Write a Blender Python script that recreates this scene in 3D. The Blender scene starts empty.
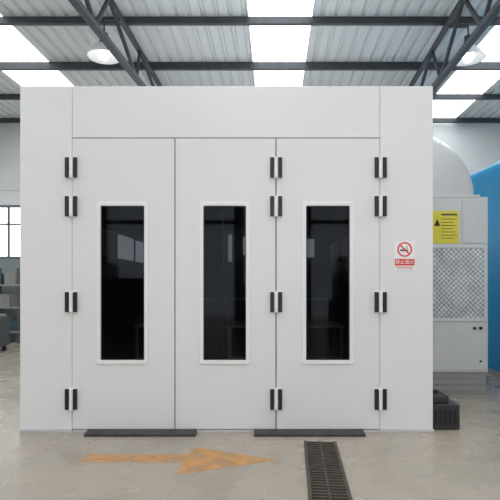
import bpy, bmesh, math, random
from mathutils import Vector, Matrix
random.seed(3)
scene = bpy.context.scene
scene.view_settings.view_transform = 'Standard'
scene.view_settings.look = 'None'

# ---------------------------------------------------------------- materials
def mat(name, col, rough=0.5, metal=0.0, emis=None, es=0.0, noise=0.0, nscale=6.0, spec=0.5):
    m = bpy.data.materials.new(name); m.use_nodes = True
    nt = m.node_tree; b = nt.nodes['Principled BSDF']
    b.inputs['Base Color'].default_value = (*col, 1)
    b.inputs['Roughness'].default_value = rough
    b.inputs['Metallic'].default_value = metal
    b.inputs['Specular IOR Level'].default_value = spec
    if emis:
        b.inputs['Emission Color'].default_value = (*emis, 1)
        b.inputs['Emission Strength'].default_value = es
    if noise > 0:
        tc = nt.nodes.new('ShaderNodeTexCoord')
        n = nt.nodes.new('ShaderNodeTexNoise'); n.inputs['Scale'].default_value = nscale
        n.inputs['Detail'].default_value = 5
        r = nt.nodes.new('ShaderNodeValToRGB')
        r.color_ramp.elements[0].position = 0.3; r.color_ramp.elements[1].position = 0.7
        r.color_ramp.elements[0].color = (*[c*(1-noise) for c in col], 1)
        r.color_ramp.elements[1].color = (*[min(1, c*(1+noise)) for c in col], 1)
        nt.links.new(tc.outputs['Object'], n.inputs['Vector'])
        nt.links.new(n.outputs['Fac'], r.inputs['Fac'])
        nt.links.new(r.outputs['Color'], b.inputs['Base Color'])
    return m

M_white = mat('white_coated_steel', (0.80, 0.802, 0.806), 0.38, noise=0.012, nscale=1.2, spec=0.4)
M_door = mat('door_panel_white', (0.79, 0.792, 0.796), 0.38, noise=0.012, nscale=1.4, spec=0.4)
M_frame = mat('window_frame_white', (0.85, 0.85, 0.855), 0.35)
M_dark = mat('gasket_dark', (0.06, 0.06, 0.065), 0.7)
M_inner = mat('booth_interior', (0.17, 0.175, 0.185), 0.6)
M_black = mat('black_plastic', (0.012, 0.012, 0.014), 0.4)
M_steel = mat('brushed_steel', (0.55, 0.56, 0.58), 0.35, 0.9)
M_lgrey = mat('light_grey_metal', (0.60, 0.62, 0.63), 0.45, 0.2)
M_roof = mat('roof_sheet', (0.60, 0.625, 0.63), 0.5, noise=0.03, nscale=0.7)
M_wall = mat('wall_sheet', (0.64, 0.66, 0.655), 0.7, noise=0.04, nscale=0.6)
M_wall2 = mat('wall_lower', (0.22, 0.25, 0.25), 0.8, noise=0.06, nscale=1.5)
M_truss = mat('truss_paint', (0.055, 0.060, 0.068), 0.55, 0.2, noise=0.15, nscale=5)
M_sky = mat('skylight_fibreglass', (0.9, 0.95, 0.97), 0.5, emis=(0.95, 0.98, 1.0), es=2.5)
M_blue = mat('blue_panel', (0.010, 0.245, 0.48), 0.5, noise=0.06, nscale=2, spec=0.3)
M_bluel = mat('blue_trim', (0.05, 0.35, 0.60), 0.5)
M_cab = mat('cabinet_paint', (0.58, 0.59, 0.59), 0.42, 0.1, noise=0.03, nscale=3)
M_duct = mat('duct_galvanised', (0.56, 0.58, 0.58), 0.38, 0.25, noise=0.05, nscale=2)
M_cab2 = mat('cabinet_base', (0.30, 0.30, 0.30), 0.5, 0.2, noise=0.05, nscale=4)
M_yellow = mat('label_yellow', (0.70, 0.62, 0.05), 0.5)
M_red = mat('sign_red', (0.70, 0.03, 0.03), 0.5)
M_signw = mat('sign_white', (0.9, 0.9, 0.9), 0.4)
M_plate = mat('ramp_plate', (0.055, 0.053, 0.053), 0.6, 0.2, noise=0.25, nscale=10)
M_iron = mat('grate_iron', (0.10, 0.083, 0.068), 0.65, 0.4, noise=0.3, nscale=14)
M_pit_shade = mat('drain_pit_shade', (0.02, 0.017, 0.015), 0.9)  # shade of the trench put into the colour of a flat strip
M_rub = mat('dark_rubber', (0.03, 0.031, 0.034), 0.6, noise=0.2, nscale=8)
M_mull = mat('window_mullion', (0.10, 0.13, 0.13), 0.5)
M_box1 = mat('crate_blue', (0.05, 0.09, 0.13), 0.6)
M_box2 = mat('carton_grey', (0.26, 0.26, 0.25), 0.8)
M_mach = mat('machine_green_grey', (0.08, 0.10, 0.10), 0.5, noise=0.1)
M_bulb = mat('lamp_glass', (0.9, 0.9, 0.85), 0.2, emis=(1, 0.98, 0.94), es=3.5)
M_shade = mat('lamp_shade', (0.66, 0.68, 0.69), 0.35, 0.0)
M_glow = mat('booth_added_glow', (0.9, 0.9, 0.9), 0.4, emis=(0.85, 0.93, 1.0), es=0.30)  # added glow that gives the dark door windows some bright features

# floor
M_floor = bpy.data.materials.new('concrete_floor'); M_floor.use_nodes = True
nt = M_floor.node_tree; b = nt.nodes['Principled BSDF']
tc = nt.nodes.new('ShaderNodeTexCoord')
def noise(scale, detail=6, dist=0.0):
    n = nt.nodes.new('ShaderNodeTexNoise'); n.inputs['Scale'].default_value = scale
    n.inputs['Detail'].default_value = detail; n.inputs['Distortion'].default_value = dist
    nt.links.new(tc.outputs['Object'], n.inputs['Vector']); return n
def ramp(src, p0, c0, p1, c1):
    r = nt.nodes.new('ShaderNodeValToRGB'); e = r.color_ramp.elements
    e[0].position = p0; e[1].position = p1; e[0].color = (*c0, 1); e[1].color = (*c1, 1)
    nt.links.new(src, r.inputs['Fac']); return r
def mult(a, c, f=1.0):
    m = nt.nodes.new('ShaderNodeMix'); m.data_type = 'RGBA'; m.blend_type = 'MULTIPLY'
    m.inputs[0].default_value = f
    nt.links.new(a, m.inputs[6]); nt.links.new(c, m.inputs[7]); return m
n1 = noise(0.8, 4, 0.2); n2_ = noise(2.4, 4, 0.1); n3 = noise(40, 3)
r1 = ramp(n1.outputs['Fac'], 0.25, (0.345, 0.305, 0.255), 0.75, (0.430, 0.372, 0.302))
r2 = ramp(n2_.outputs['Fac'], 0.20, (0.92, 0.92, 0.92), 0.80, (1.05, 1.05, 1.05))
r3 = ramp(n3.outputs['Fac'], 0.3, (0.97, 0.97, 0.97), 0.7, (1.02, 1.02, 1.02))
n4 = noise(1.7, 5, 0.6)
r4 = ramp(n4.outputs['Fac'], 0.28, (0.88, 0.875, 0.87), 0.50, (1.0, 1.0, 1.0))
mm = mult(mult(mult(r1.outputs['Color'], r2.outputs['Color']).outputs[2], r3.outputs['Color']).outputs[2], r4.outputs['Color'])
nt.links.new(mm.outputs[2], b.inputs['Base Color'])
rr = ramp(n2_.outputs['Fac'], 0.2, (0.22,)*3, 0.8, (0.32,)*3)
nt.links.new(rr.outputs['Color'], b.inputs['Roughness'])
b.inputs['Specular IOR Level'].default_value = 0.45

# worn floor paint
M_paint = bpy.data.materials.new('worn_orange_paint'); M_paint.use_nodes = True
nt = M_paint.node_tree; b = nt.nodes['Principled BSDF']; tc = nt.nodes.new('ShaderNodeTexCoord')
b.inputs['Base Color'].default_value = (0.76, 0.36, 0.09, 1); b.inputs['Roughness'].default_value = 0.35
n = noise(7, 8, 0.3); r = ramp(n.outputs['Fac'], 0.28, (0.25,)*3, 0.68, (0.80,)*3)
nt.links.new(r.outputs['Color'], b.inputs['Alpha'])

# embossed foil: fine diamond grid
M_foil = bpy.data.materials.new('embossed_foil'); M_foil.use_nodes = True
nt = M_foil.node_tree; b = nt.nodes['Principled BSDF']; tc = nt.nodes.new('ShaderNodeTexCoord')
mp = nt.nodes.new('ShaderNodeMapping'); mp.inputs['Rotation'].default_value = (0, math.radians(45), 0)
mp.inputs['Scale'].default_value = (1, 0, 1)
nt.links.new(tc.outputs['Object'], mp.inputs['Vector'])
v = nt.nodes.new('ShaderNodeTexVoronoi'); v.inputs['Scale'].default_value = 22; v.inputs['Randomness'].default_value = 0.1
nt.links.new(mp.outputs['Vector'], v.inputs['Vector'])
r = ramp(v.outputs['Distance'], 0.2, (0.76, 0.78, 0.79), 0.62, (0.28, 0.30, 0.32))
nz = noise(3.5, 4, 1.0); rz = ramp(nz.outputs['Fac'], 0.35, (0.80, 0.80, 0.80), 0.65, (1.08, 1.08, 1.08))
mz = mult(r.outputs['Color'], rz.outputs['Color'])
nt.links.new(mz.outputs[2], b.inputs['Base Color'])
b.inputs['Metallic'].default_value = 0.35; b.inputs['Roughness'].default_value = 0.35
bp = nt.nodes.new('ShaderNodeBump'); bp.inputs['Strength'].default_value = 0.25; bp.invert = True
nt.links.new(v.outputs['Distance'], bp.inputs['Height']); nt.links.new(bp.outputs['Normal'], b.inputs['Normal'])

# tinted glass
M_glass = bpy.data.materials.new('tinted_glass'); M_glass.use_nodes = True
nt = M_glass.node_tree; nt.nodes.clear()
o = nt.nodes.new('ShaderNodeOutputMaterial'); tr = nt.nodes.new('ShaderNodeBsdfTransparent')
tr.inputs['Color'].default_value = (0.58, 0.59, 0.61, 1)
gl = nt.nodes.new('ShaderNodeBsdfGlossy'); gl.inputs['Roughness'].default_value = 0.03
gl.inputs['Color'].default_value = (0.22, 0.235, 0.25, 1)
fr = nt.nodes.new('ShaderNodeFresnel'); fr.inputs['IOR'].default_value = 1.42
mx = nt.nodes.new('ShaderNodeMixShader')
nt.links.new(fr.outputs[0], mx.inputs[0]); nt.links.new(tr.outputs[0], mx.inputs[1])
nt.links.new(gl.outputs[0], mx.inputs[2]); nt.links.new(mx.outputs[0], o.inputs[0])

# ---------------------------------------------------------------- mesh builder
class B:
    def __init__(s): s.v = []; s.f = []; s.mi = []; s.mats = []
    def _m(s, m):
        if m not in s.mats: s.mats.append(m)
        return s.mats.index(m)
    def add(s, vs, fs, m):
        o = len(s.v); i = s._m(m); s.v += [tuple(v) for v in vs]
        for f in fs: s.f.append([o+k for k in f]); s.mi.append(i)
    def box(s, x0, x1, y0, y1, z0, z1, m):
        vs = [(x, y, z) for x in (x0, x1) for y in (y0, y1) for z in (z0, z1)]
        s.add(vs, [(0,1,3,2), (4,6,7,5), (0,4,5,1), (2,3,7,6), (0,2,6,4), (1,5,7,3)], m)
    def beam(s, p, q, w, h, m):
        p, q = Vector(p), Vector(q); d = (q-p).normalized()
        up = Vector((0,0,1)) if abs(d.z) < 0.95 else Vector((0,1,0))
        a = d.cross(up).normalized()*w/2; c = a.cross(d).normalized()*h/2
        vs = [p-a-c, p+a-c, p+a+c, p-a+c, q-a-c, q+a-c, q+a+c, q-a+c]
        s.add(vs, [(0,3,2,1), (4,5,6,7), (0,1,5,4), (1,2,6,5), (2,3,7,6), (3,0,4,7)], m)
    def cyl(s, p, q, r0, r1, m, n=20, caps=True):
        p, q = Vector(p), Vector(q); d = (q-p).normalized()
        up = Vector((0,0,1)) if abs(d.z) < 0.9 else Vector((1,0,0))
        a = d.cross(up).normalized(); c = d.cross(a)
        vs = []
        for pt, r in ((p, r0), (q, r1)):
            for i in range(n):
                t = 2*math.pi*i/n; vs.append(pt + a*math.cos(t)*r + c*math.sin(t)*r)
        fs = [(i, (i+1)%n, n+(i+1)%n, n+i) for i in range(n)]
        if caps: fs += [tuple(range(n-1, -1, -1)), tuple(range(n, 2*n))]
        s.add(vs, fs, m)
    def lathe(s, cx, cy, prof, m, n=28):
        vs = []; k = len(prof)
        for i in range(n):
            t = 2*math.pi*i/n
            for r, z in prof: vs.append((cx+r*math.cos(t), cy+r*math.sin(t), z))
        fs = []
        for i in range(n):
            j = (i+1) % n
            for a in range(k-1): fs.append((i*k+a, j*k+a, j*k+a+1, i*k+a+1))
        s.add(vs, fs, m)
    def ring(s, O, I, y0, y1, m, ro=0.0, ri=0.0, seg=4):
        def loop(R, r):
            x0, x1, z0, z1 = R; out = []
            for cx, cz, a in ((x1-r, z1-r, 0), (x0+r, z1-r, 90), (x0+r, z0+r, 180), (x1-r, z0+r, 270)):
                for i in range(seg+1):
                    t = math.radians(a+90*i/seg); out.append((cx+r*math.cos(t), cz+r*math.sin(t)))
            return out
        if ro == 0 and ri == 0: seg = 0
        def l0(R): x0, x1, z0, z1 = R; return [(x1, z1), (x0, z1), (x0, z0), (x1, z0)]
        A = l0(O) if seg == 0 else loop(O, max(ro, 1e-4)); C = l0(I) if seg == 0 else loop(I, max(ri, 1e-4))
        n = len(A)
        vs = [(x, y0, z) for x, z in A] + [(x, y0, z) for x, z in C] + [(x, y1, z) for x, z in A] + [(x, y1, z) for x, z in C]
        fs = []
        for i in range(n):
            j = (i+1) % n
            fs += [(i, j, n+j, n+i), (2*n+i, 3*n+i, 3*n+j, 2*n+j), (i, 2*n+i, 2*n+j, j), (n+i, n+j, 3*n+j, 3*n+i)]
        s.add(vs, fs, m)
    def prism(s, pts, y0, y1, m):
        n = len(pts)
        vs = [(x, y0, z) for x, z in pts] + [(x, y1, z) for x, z in pts]
        s.add(vs, [tuple(range(n)), tuple(range(2*n-1, n-1, -1))] + [(i, n+i, n+(i+1)%n, (i+1)%n) for i in range(n)], m)
    def make(s, name, parent=None, bevel=0.0, smooth=False):
        me = bpy.data.meshes.new(name); me.from_pydata(s.v, [], s.f)
        for m in s.mats: me.materials.append(m)
        me.polygons.foreach_set('material_index', s.mi)
        bm = bmesh.new(); bm.from_mesh(me); bmesh.ops.recalc_face_normals(bm, faces=bm.faces); bm.to_mesh(me); bm.free()
        if smooth:
            for p in me.polygons: p.use_smooth = True
            me.set_sharp_from_angle(angle=math.radians(35))
        ob = bpy.data.objects.new(name, me); scene.collection.objects.link(ob)
        if parent: ob.parent = parent
        if bevel:
            md = ob.modifiers.new('bevel', 'BEVEL'); md.width = bevel; md.segments = 2; md.limit_method = 'ANGLE'
        return ob
def empty(name):
    e = bpy.data.objects.new(name, None); scene.collection.objects.link(e); e.empty_display_size = 0.2; return e
def text(name, body, size, loc, m, parent, rot=(math.pi/2, 0, 0)):
    c = bpy.data.curves.new(name, 'FONT'); c.body = body; c.size = size; c.align_x = 'CENTER'; c.align_y = 'CENTER'
    c.extrude = 0.0008; c.materials.append(m)
    o = bpy.data.objects.new(name, c); scene.collection.objects.link(o); o.location = loc; o.rotation_euler = rot; o.parent = parent
    return o
def PX(x): return (x-250)/100
def PZ(y): return (432-y)/100

# ---------------------------------------------------------------- room shell
XL, XR, YF, YB, ZR = -8.0, 9.0, -10.0, 8.0, 5.80
SK = 0.05   # the hall grid runs slightly askew to the booth
b_ = B(); b_.box(XL-0.2, XR+0.2, -16, YB+0.2, -0.2, 0, M_floor); b_.make('floor')

skys = [(-5.1, -3.95), (0.03, 1.05), (4.15, 5.2)]
def profile(x0, x1):
    pts = []; x = x0
    while x < x1-1e-6:
        pts += [(x, 0), (min(x+0.13, x1), 0), (min(x+0.155, x1), 0.035), (min(x+0.195, x1), 0.035)]
        x += 0.22
    pts.append((x1, 0)); return pts
def sheet(x0, x1, m):
    pr = profile(x0, x1); n = len(pr)
    def sh(x, y): return x+SK*(y-4)
    vs = [(sh(x, YF), YF, ZR+z) for x, z in pr] + [(sh(x, YB), YB, ZR+z) for x, z in pr] + [(sh(x, YF), YF, ZR+z+0.03) for x, z in pr] + [(sh(x, YB), YB, ZR+z+0.03) for x, z in pr]
    fs = [(i, i+1, n+i+1, n+i) for i in range(n-1)] + [(2*n+i, 3*n+i, 3*n+i+1, 2*n+i+1) for i in range(n-1)]
    bb = B(); bb.add(vs, fs, m); return bb
cp = empty('ceiling'); cur = XL-0.3
for i, (a, c) in enumerate(skys):
    sheet(cur, a, M_roof).make('roof_sheet_%d' % i, cp); sheet(a, c, M_sky).make('skylight_%d' % i, cp); cur = c
sheet(cur, XR+0.8, M_roof).make('roof_sheet_9', cp)

bb = B()
y = YB-0.2; k = 0
while y > YF:
    hh = 0.10 if k != 2 else 0.13
    bb.box(XL, XR, y-0.03, y+0.03, ZR-hh, ZR-0.002, M_truss)
    bb.box(XL, XR, y-0.03, y+0.045, ZR-hh-0.012, ZR-hh, M_truss); y -= 1.6; k += 1
bb.make('roof_purlins')

def truss(t0, ts, b0, bs, zt=5.64, zb=4.80, name='roof_truss'):
    T = lambda y: (t0+ts*y, y, zt)
    Bt = lambda y: (b0+bs*y, y, zb)
    t = B(); t.beam(T(YF+0.1), T(YB-0.02), 0.08, 0.06, M_truss)
    t.beam(Bt(YF+0.1), Bt(YB-0.02), 0.09, 0.07, M_truss)
    y = YF+0.2; up = True
    while y < YB-1.0:
        p = Bt(y) if up else T(y); q = T(y+0.8) if up else Bt(y+0.8)
        t.beam(p, q, 0.045, 0.045, M_truss); up = not up; y += 0.8
    t.make(name)
truss(-2.17, 0.05, -2.14, 0.10); truss(2.92, 0.09, 2.92, 0.06)
truss(-7.4, 0, -7.4, 0)

wz0, wz1 = 2.14, 3.55
wins = [(-7.7, -5.2), (-4.4, -1.9), (-1.1, 1.4), (2.2, 4.7), (5.5, 8.0)]
bb = B()
bb.box(XL, XR, YB, YB+0.2, 0, wz0-0.02, M_wall2)
bb.box(XL, XR, YB, YB+0.2, wz1, ZR+0.07, M_wall)
cur = XL
for a, c in wins: bb.box(cur, a, YB, YB+0.2, wz0-0.02, wz1, M_wall); cur = c
bb.box(cur, XR, YB, YB+0.2, wz0-0.02, wz1, M_wall)
bb.box(XL, XR, YB-0.03, YB, 3.95, 4.05, M_wall)
bb.make('wall_back')
for i, (a, c) in enumerate(wins):
    w = B(); w.ring((a, c, wz0-0.02, wz1), (a+0.06, c-0.06, wz0+0.04, wz1-0.06), YB-0.01, YB+0.08, M_mull)
    for t in (0.25, 0.5, 0.75):
        xx = a+(c-a)*t; w.box(xx-0.025, xx+0.025, YB+0.01, YB+0.06, wz0+0.04, wz1-0.06, M_mull)
    w.box(a+0.06, c-0.06, YB+0.01, YB+0.06, 3.02, 3.06, M_mull)
    w.make('window_%d' % (i+1))
for nm, xa, xb in (('wall_left', XL-0.2, XL), ('wall_right', XR, XR+0.2)):
    bb = B(); bb.box(xa, xb, YF, YB+0.2, 0, 2.0, M_wall2); bb.box(xa, xb, YF, YB+0.2, 3.6, ZR+0.07, M_wall)
    y = YF
    while y < YB: bb.box(xa, xb, y, y+0.5, 2.0, 3.6, M_wall); y += 3.0
    bb.make(nm)

# hall entrance side (behind the viewpoint, columns and machines added to reflect in the booth windows)
bb = B()
for xx in (-7.9, -4.6, -1.75, -0.35, 1.75, 4.6, 8.9): bb.box(xx-0.14, xx+0.14, YF-0.2, YF, 0, ZR, M_mull)
bb.box(XL, XR, YF-0.19, YF-0.02, 4.2, ZR+0.05, M_wall2)
bb.box(XL, -4.6, YF-0.15, YF-0.05, 0, 4.2, M_wall2); bb.box(4.6, XR, YF-0.15, YF-0.05, 0, 4.2, M_wall2)
bb.box(-4.6, 4.6, YF-0.15, YF-0.05, 3.3, 3.42, M_mull)
bb.make('wall_front')
def machine(name, x, y, w, d, h):
    m = B(); m.box(x-w/2, x+w/2, y-d/2, y+d/2, 0.0, h*0.45, M_mach); m.box(x-w/2+0.1, x+w/2-0.3, y-d/2+0.1, y+d/2-0.1, h*0.45, h*0.8, M_mach)
    m.box(x-w/2+0.15, x-w/2+0.4, y-0.15, y+0.15, h*0.8, h, M_lgrey); m.box(x+w/2-0.28, x+w/2-0.05, y-d/2+0.05, y+d/2-0.05, h*0.45, h*0.7, M_box2)
    m.cyl((x+0.1, y+d/2, h*0.25), (x+0.1, y+d/2+0.05, h*0.25), 0.16, 0.16, M_lgrey); m.make(name, bevel=0.01)
machine('reflection_prop', -3.0, -8.2, 2.0, 1.0, 2.0)  # unseen machines added to vary the reflections in the door glass
machine('reflection_prop.001', 0.5, -8.6, 1.8, 1.0, 1.5)
machine('reflection_prop.002', 3.3, -8.2, 2.2, 1.0, 2.2)

# ---------------------------------------------------------------- spray booth
booth = empty('spray_booth')
x0, x1, ztop = -2.30, 1.83, 3.46
dx = [PX(72), PX(175), PX(276), PX(380)]
dz0, dz1 = 0.03, PZ(138)
c = B()
c.box(x0, dx[0], 0, 0.06, 0.0, ztop, M_white); c.make('corner_panel_left', booth, 0.005)
c = B(); c.box(dx[3], x1, 0, 0.06, 0.0, ztop, M_white); c.make('corner_panel_right', booth, 0.005)
c = B(); c.box(dx[0]+0.003, dx[3]-0.003, 0.0, 0.06, dz1+0.005, ztop, M_white); c.make('header_panel', booth, 0.005)
c = B(); c.box(dx[0], dx[3], 0.045, 0.09, dz1-0.05, dz1+0.05, M_dark)
c.box(dx[0]-0.02, dx[0]+0.05, 0.061, 0.09, 0, dz1, M_dark); c.box(dx[3]-0.05, dx[3]+0.02, 0.061, 0.09, 0, dz1, M_dark)
for xx in dx[1:3]: c.box(xx-0.03, xx+0.03, 0.05, 0.06, 0.03, dz1, M_dark)
c.make('door_gaskets', booth)
c = B(); c.box(dx[0], dx[3], 0.0, 0.09, 0.0, 0.022, M_lgrey); c.make('threshold', booth)
c = B(); c.box(x0-0.005, dx[0], -0.012, 0.0, 0.0, 0.03, M_lgrey); c.box(dx[3], x1+0.01, -0.012, 0.0, 0.0, 0.03, M_lgrey); c.make('base_channel', booth, 0.002)
c = B()
D = 6.0
c.box(x0, x0+0.06, 0.06, D, 0, ztop, M_white); c.box(x1-0.06, x1, 0.06, D, 0, ztop, M_white)
c.box(x0+0.06, x1-0.06, D-0.06, D, 0, ztop, M_white); c.box(x0, x1, 0.06, D, ztop-0.06, ztop-0.001, M_white)
c.make('shell', booth)
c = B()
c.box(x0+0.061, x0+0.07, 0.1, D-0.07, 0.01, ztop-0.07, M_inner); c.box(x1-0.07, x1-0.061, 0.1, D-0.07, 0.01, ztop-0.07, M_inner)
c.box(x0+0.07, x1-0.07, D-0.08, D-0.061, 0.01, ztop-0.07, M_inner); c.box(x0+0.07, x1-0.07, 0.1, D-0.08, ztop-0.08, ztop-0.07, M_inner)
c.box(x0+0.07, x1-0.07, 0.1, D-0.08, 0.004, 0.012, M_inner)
for k in range(4):
    yy = 0.8+k*1.25
    c.box(x0+0.07, x0+0.12, yy, yy+0.9, 1.9, 2.3, M_glow if k > 1 else M_lgrey); c.box(x1-0.12, x1-0.07, yy, yy+0.9, 1.9, 2.3, M_lgrey)  # rear left boxes glow, added to brighten the interior
for xx in (-1.6, -0.6, 0.4, 1.3):
    c.box(xx-0.02, xx+0.02, D-0.11, D-0.08, 0.01, 3.3, M_lgrey)
c.box(x0+0.1, x1-0.1, D-0.115, D-0.085, 1.1, 1.14, M_lgrey)
c.make('interior_lining', booth)
c = B()
c.box(-0.48, -0.40, 5.80, 5.86, 1.95, 2.55, M_glow); c.box(-0.15, 0.05, 5.80, 5.86, 2.1, 2.5, M_glow)  # glowing patches added on the rear wall as light features behind the glass
c.box(0.72, 0.80, 5.80, 5.86, 1.9, 2.5, M_glow); c.box(1.25, 1.42, 5.80, 5.86, 2.05, 2.45, M_glow)
c.box(-1.9, -1.75, 5.80, 5.86, 2.0, 2.5, M_glow)
c.make('interior_glow_patches', booth)
c = B()
for cx in (-1.3, 0.0, 1.0):
    for sx in (-0.3, 0.3):
        c.box(cx+sx-0.02, cx+sx+0.02, 2.0, 2.04, 0.012, 0.85, M_lgrey); c.box(cx+sx-0.02, cx+sx+0.02, 2.6, 2.64, 0.012, 0.85, M_lgrey)
    c.box(cx-0.34, cx+0.34, 1.97, 2.67, 0.85, 0.89, M_lgrey)
    c.box(cx-0.28, cx+0.28, 2.0, 2.03, 0.4, 0.44, M_lgrey)
c.box(-0.05, 0.2, 2.1, 2.4, 0.89, 1.2, M_box2)
c.make('interior_work_stands', booth)

winx = [(97, 148.5), (199.5, 250), (302, 353.5)]
for i in range(3):
    a, d = dx[i]+0.005, dx[i+1]-0.005
    wx0, wx1 = PX(winx[i][0]), PX(winx[i][1]); wz0_, wz1_ = PZ(364), PZ(202)
    p = B(); p.ring((a, d, dz0, dz1-0.005), (wx0+0.03, wx1-0.03, wz0_+0.03, wz1_-0.03), -0.004, 0.045, M_door)
    p.make('door_leaf_%d' % (i+1), booth, 0.003)
    p = B(); p.ring((wx0, wx1, wz0_, wz1_), (wx0+0.04, wx1-0.04, wz0_+0.04, wz1_-0.04), -0.018, 0.0, M_frame, 0.02, 0.01, 5)
    p.make('door_window_frame_%d' % (i+1), booth, 0.006)
    p = B(); p.box(wx0+0.031, wx1-0.031, 0.012, 0.018, wz0_+0.031, wz1_-0.031, M_glass); p.make('door_window_glass_%d' % (i+1), booth)
    p = B(); p.ring((wx0+0.034, wx1-0.034, wz0_+0.034, wz1_-0.034), (wx0+0.048, wx1-0.048, wz0_+0.048, wz1_-0.048), -0.008, 0.011, M_dark, 0.015, 0.01, 5)
    p.make('door_window_seal_%d' % (i+1), booth)
h = B()
for hx in (dx[0], dx[2], dx[3]):
    for (ya, yb) in ((158, 178), (196.5, 216.5), (292, 312), (388.5, 409)):
        za, zb = PZ(yb), PZ(ya)
        h.box(hx-0.060, hx+0.060, -0.012, -0.003, za-0.006, zb+0.006, M_frame)
        h.box(hx-0.060, hx-0.022, -0.036, -0.012, za, zb, M_black)
        h.box(hx+0.022, hx+0.060, -0.036, -0.012, za, zb, M_black)
        h.cyl((hx, -0.026, za), (hx, -0.026, zb), 0.019, 0.019, M_signw, 12)
h.make('door_hinges', booth, 0.003)

# no-smoking sign
sg = empty('no_smoking_sign')
sx0, sx1, sz0, sz1 = PX(394), PX(415), PZ(270), PZ(241); sc = (sx0+sx1)/2
s = B(); s.box(sx0, sx1, -0.006, -0.0005, sz0, sz1, M_signw); s.make('board', sg)
s = B(); cz = PZ(249.5)
n = 32; R0, R1 = 0.074, 0.060
vs = []
for y in (-0.008, -0.0055):
    for R in (R0, R1):
        for i in range(n):
            t = 2*math.pi*i/n; vs.append((sc+R*math.cos(t), y, cz+R*math.sin(t)))
fs = []
for i in range(n):
    j = (i+1) % n
    fs += [(i, j, n+j, n+i), (i, 2*n+i, 2*n+j, j), (n+i, n+j, 3*n+j, 3*n+i)]
s.add(vs, fs, M_red)
s.beam((sc-0.045, -0.0085, cz+0.045), (sc+0.045, -0.0085, cz-0.045), 0.002, 0.013, M_red)
s.box(sc-0.045, sc+0.03, -0.0072, -0.006, cz-0.016, cz-0.001, M_black)
s.box(sc+0.02, sc+0.026, -0.0072, -0.006, cz+0.003, cz+0.03, M_black)
s.box(sx0+0.006, sx1-0.006, -0.0075, -0.006, PZ(265.5), PZ(259), M_red)
s.make('pictogram', sg)
text('caption_cn', '禁止烟火', 0.048, (sc, -0.0085, PZ(262.3)), M_signw, sg)
text('caption_en', 'NO SMOKING', 0.026, (sc, -0.0075, PZ(267.7)), M_red, sg)

# ---------------------------------------------------------------- air supply cabinet
cab = empty('air_supply_cabinet')
cy = 1.57
def CX(x): return (x-250)/75.35
def CZ(y): return 1.5+(282-y)/75.35
cl, cr = 1.84, CX(488)
c = B(); c.box(cl, cr, cy, cy+1.3, 0.30, CZ(197), M_cab); c.make('body', cab, 0.006)
c = B(); c.box(cl+0.005, cr-0.02, cy+0.02, cy+1.28, 0, 0.30, M_cab2)
for k in range(3): c.box(cl+0.02, cr-0.03, cy+0.010, cy+0.02, 0.05+k*0.085, 0.10+k*0.085, M_cab2)
c.make('base', cab, 0.003)
c = B()
c.ring((CX(424), CX(486), CZ(321), CZ(245)), (CX(428), CX(483.5), CZ(318), CZ(248)), cy-0.02, cy, M_lgrey)
c.box(CX(428), CX(483.5), cy-0.010, cy-0.001, CZ(318), CZ(248), M_foil)
c.make('inspection_panel', cab, 0.002)
c = B(); c.box(CX(415), CX(485), cy-0.012, cy, CZ(370), CZ(323.5), M_cab)
c.box(CX(462), CX(485), cy-0.012, cy, CZ(243), CZ(201), M_cab)
c.cyl((CX(480), cy-0.03, CZ(328)), (CX(480), cy-0.01, CZ(328)), 0.022, 0.022, M_black, 14)
c.cyl((CX(474), cy-0.03, CZ(328)), (CX(474), cy-0.01, CZ(328)), 0.018, 0.018, M_black, 14)
c.cyl((CX(480), cy-0.03, CZ(361)), (CX(480), cy-0.01, CZ(361)), 0.014, 0.014, M_black, 14)
c.make('access_doors', cab, 0.002)
c = B(); c.box(CX(431), CX(458.5), cy-0.006, cy-0.001, CZ(243.5), CZ(211), M_yellow)
for k in range(7):
    zz = CZ(219+k*3.2); c.box(CX(441), CX(457-(k*3) % 5), cy-0.008, cy-0.006, zz-0.006, zz+0.002, M_dark)
c.box(CX(441), CX(457), cy-0.008, cy-0.006, CZ(215.5), CZ(213.8), M_dark)
c.prism([(CX(434), CZ(226)), (CX(440), CZ(226)), (CX(437), CZ(219))], cy-0.008, cy-0.006, M_black)
c.make('warning_label', cab)
# elbow duct: sheet-metal elbow with a softly rolled shoulder and gore seams
c = B(); ecx, ecz, R = 2.12, CZ(197), 0.90
N = 22
def arc(Rr): return [(cl, ecz+Rr)] + [(ecx+Rr*math.cos(math.pi/2*(1-i/N)), ecz+Rr*math.sin(math.pi/2*(1-i/N))) for i in range(N+1)]
layers = []
roll = 0.10
for i in range(7):
    t = math.pi/2*i/6; layers.append((R-roll+roll*math.sin(t), cy+0.02+roll*(1-math.cos(t))))
for i in range(7):
    t = math.pi/2*i/6; layers.append((R-roll+roll*math.cos(t), cy+1.10-roll+roll*math.sin(t)))
vs = []; K = N+2
for Rr, yy in layers: vs += [(x, yy, z) for x, z in arc(Rr)]
fs = []
for a_ in range(len(layers)-1):
    for i in range(K-1): fs.append((a_*K+i, a_*K+i+1, (a_+1)*K+i+1, (a_+1)*K+i))
nb = len(vs); vs += [(cl, layers[0][1], ecz), (cl, layers[-1][1], ecz)]
fs.append(tuple([nb]+list(range(K)))); fs.append(tuple([nb+1]+[(len(layers)-1)*K+i for i in range(K-1, -1, -1)]))
fs.append(tuple([nb]+[a_*K+K-1 for a_ in range(len(layers))]+[nb+1]))
c.add(vs, fs, M_duct)
c.make('elbow_duct', cab, smooth=True)
c = B()
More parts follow.
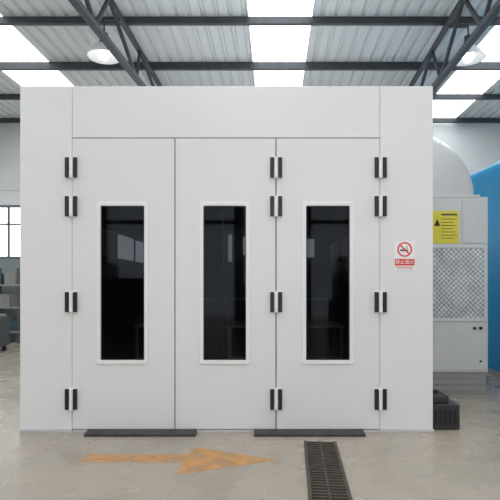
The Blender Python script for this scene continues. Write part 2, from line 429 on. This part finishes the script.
for ang in (30, 60):
    t = math.radians(ang)
    for q in range(len(layers)-1):
        p1 = (ecx+layers[q][0]*math.cos(t), layers[q][1], ecz+layers[q][0]*math.sin(t)); p2 = (ecx+layers[q+1][0]*math.cos(t), layers[q+1][1], ecz+layers[q+1][0]*math.sin(t))
        c.beam(p1, p2, 0.012, 0.012, M_duct)
c.box(cl, ecx+R+0.03, cy-0.005, cy+1.13, ecz-0.001, ecz+0.03, M_lgrey)
c.make('duct_flanges', cab)

k = empty('floor_pump_unit')
c = B(); c.box(1.84, 2.13, 0.06, 0.42, 0.0, 0.26, M_rub); c.box(1.86, 2.03, 0.09, 0.38, 0.26, 0.34, M_rub)
c.make('housing', k, 0.015)
c = B()
for i in range(5): c.box(1.87+i*0.05, 1.89+i*0.05, 0.052, 0.062, 0.06, 0.2, M_black)
c.make('vent_slats', k)
c = B(); c.cyl((1.94, 0.235, 0.339), (1.94, 0.235, 0.37), 0.03, 0.03, M_black); c.make('cap', k)

# blue neighbouring booth (rounded shoulder)
c = B(); X0 = 3.93
rr_ = 0.25; prf = [(X0, 0.0), (X0, 3.50-rr_)] + [(X0+rr_-rr_*math.cos(math.pi/2*i/8), 3.50-rr_+rr_*math.sin(math.pi/2*i/8)) for i in range(1, 9)] + [(7.2, 3.50), (7.2, 0.0)]
c.prism(prf, 0.9, 4.4, M_blue)
for i in range(1, 4):
    yy = 0.9+i*0.9; c.box(X0-0.01, X0, yy-0.012, yy+0.012, 0.1, 3.2, M_bluel)
c.box(X0-0.015, 7.2, 0.88, 4.42, 0, 0.08, M_cab2)
c.make('blue_paint_booth', smooth=True)

# ---------------------------------------------------------------- lamps
def lamp(x, y, z, ztop_, xt):
    e = empty('high_bay_lamp')
    l = B()
    l.lathe(x, y, [(0.255, z-0.15), (0.26, z-0.142), (0.22, z-0.07), (0.14, z+0.02), (0.07, z+0.06), (0.0, z+0.065)], M_shade)
    l.lathe(x, y, [(0.25, z-0.146), (0.21, z-0.075), (0.13, z+0.01), (0.0, z+0.05)], M_shade)
    l.make('shade', e, smooth=True)
    l = B(); l.cyl((x, y, z+0.06), (x, y, z+0.22), 0.07, 0.06, M_truss); l.cyl((x, y, z+0.2), (x, y, ztop_), 0.014, 0.014, M_truss, 8)
    l.beam((x, y, ztop_), (xt, y, ztop_), 0.04, 0.04, M_truss)
    l.make('gear_box_and_stem', e, smooth=True)
    l = B(); l.lathe(x, y, [(0.0, z-0.20), (0.06, z-0.18), (0.09, z-0.12), (0.08, z-0.05), (0.02, z+0.03)], M_bulb, 16); l.make('bulb', e, smooth=True)
lamp(-2.28, 2.7, 5.16, 5.60, -2.03); lamp(3.50, 2.9, 5.22, 5.60, 3.18)

# ---------------------------------------------------------------- floor items
for a, d, nme in ((PX(89), PX(197), 'ramp_plate'), (PX(254), PX(362), 'ramp_plate.001')):
    c = B()
    Yf = -0.15
    c.add([(a,Yf,0),(d,Yf,0),(d,Yf,0.025),(a,Yf,0.025),(a,-0.013,0),(d,-0.013,0),(d,-0.013,0.035),(a,-0.013,0.035)],
          [(0,1,2,3),(4,7,6,5),(0,4,5,1),(3,2,6,7),(0,3,7,4),(1,5,6,2)], M_plate)
    c.make(nme, bevel=0.002)

g = B(); L = 3.2; W = 0.27
g.box(-W/2, W/2, 0, L, 0.0, 0.003, M_pit_shade)  # flat plate, coloured dark in place of a shaded recess
g.box(-W/2-0.015, -W/2+0.012, 0, L, 0, 0.012, M_iron); g.box(W/2-0.012, W/2+0.015, 0, L, 0, 0.012, M_iron)
y = 0.02
while y < L:
    g.box(-W/2, W/2, y, y+0.02, 0.003, 0.011, M_iron); y += 0.05
g.box(-0.006, 0.006, 0, L, 0.003, 0.012, M_iron)
go = g.make('floor_drain_grate')
go.location = (0.655, -0.30, 0.0); go.rotation_euler = (0, 0, math.pi-math.atan(0.085))

a = B(); z = 0.002
pts = [(-1.42, -0.62), (-0.53, -0.62), (-0.50, -0.44), (0.24, -0.76), (-0.58, -1.07), (-0.55, -0.82), (-1.42, -0.80)]
a.add([(x, y, z) for x, y in pts], [tuple(range(7))[::-1]], M_paint); a.make('floor_arrow_marking')

r = B()
for xx in (-7.2, -6.45, -5.7):
    for yy in (7.0, 7.6): r.box(xx-0.025, xx+0.025, yy-0.025, yy+0.025, 0, 1.85, M_mach)
for zz in (0.25, 0.85, 1.4): r.box(-7.24, -5.66, 6.96, 7.64, zz, zz+0.04, M_cab2)
for zz, w, hh, m in ((0.29, 0.3, 0.35, M_box1), (0.89, 0.35, 0.3, M_box2), (1.44, 0.28, 0.3, M_box1)):
    xx = -7.15
    while xx < -6.0: r.box(xx, xx+w, 7.05, 7.5, zz, zz+hh*random.uniform(0.7, 1.1), m if random.random() > 0.4 else M_box2); xx += w+0.08
r.make('storage_rack')
wc = B()
wc.box(-6.0, -5.3, 5.2, 5.8, 0.12, 0.75, M_mach); wc.box(-5.95, -5.35, 5.25, 5.75, 0.75, 0.80, M_cab2)
wc.box(-5.95, -5.4, 5.185, 5.2, 0.45, 0.68, M_box1)
for xx in (-5.9, -5.4):
    wc.cyl((xx, 5.3, 0.06), (xx+0.05, 5.3, 0.06), 0.06, 0.06, M_black); wc.cyl((xx, 5.7, 0.06), (xx+0.05, 5.7, 0.06), 0.06, 0.06, M_black)
    wc.beam((xx+0.02, 5.5, 0.8), (xx+0.02, 5.5, 1.15), 0.03, 0.03, M_steel)
wc.beam((-5.9, 5.5, 1.15), (-5.36, 5.5, 1.15), 0.03, 0.03, M_steel)
wc.make('welding_cart', bevel=0.005)

# ---------------------------------------------------------------- lights / world
w = bpy.data.worlds.new('World'); scene.world = w; w.use_nodes = True
bg = w.node_tree.nodes['Background']; bg.inputs[0].default_value = (0.95, 0.97, 1.0, 1); bg.inputs[1].default_value = 2.5
def area(name, loc, rot, sx, sy, p, col=(1, 0.98, 0.95)):
    l = bpy.data.lights.new(name, 'AREA'); l.shape = 'RECTANGLE'; l.size = sx; l.size_y = sy; l.energy = p; l.color = col
    o = bpy.data.objects.new(name, l); scene.collection.objects.link(o); o.location = loc; o.rotation_euler = rot
for i, (a, c_) in enumerate(skys):
    area('skylight_daylight_%d' % i, ((a+c_)/2-0.25, -1, ZR-0.16), (0, 0, SK*-1), 0.9, 17, 145, (0.99, 0.99, 1))

cam = bpy.data.cameras.new('camera'); co = bpy.data.objects.new('camera', cam); scene.collection.objects.link(co)
co.location = (0, -4.8, 1.5); co.rotation_euler = (math.pi/2, 0, 0)
cam.sensor_width = 36; cam.lens = 36*480/500; cam.shift_y = 32/500
scene.camera = co
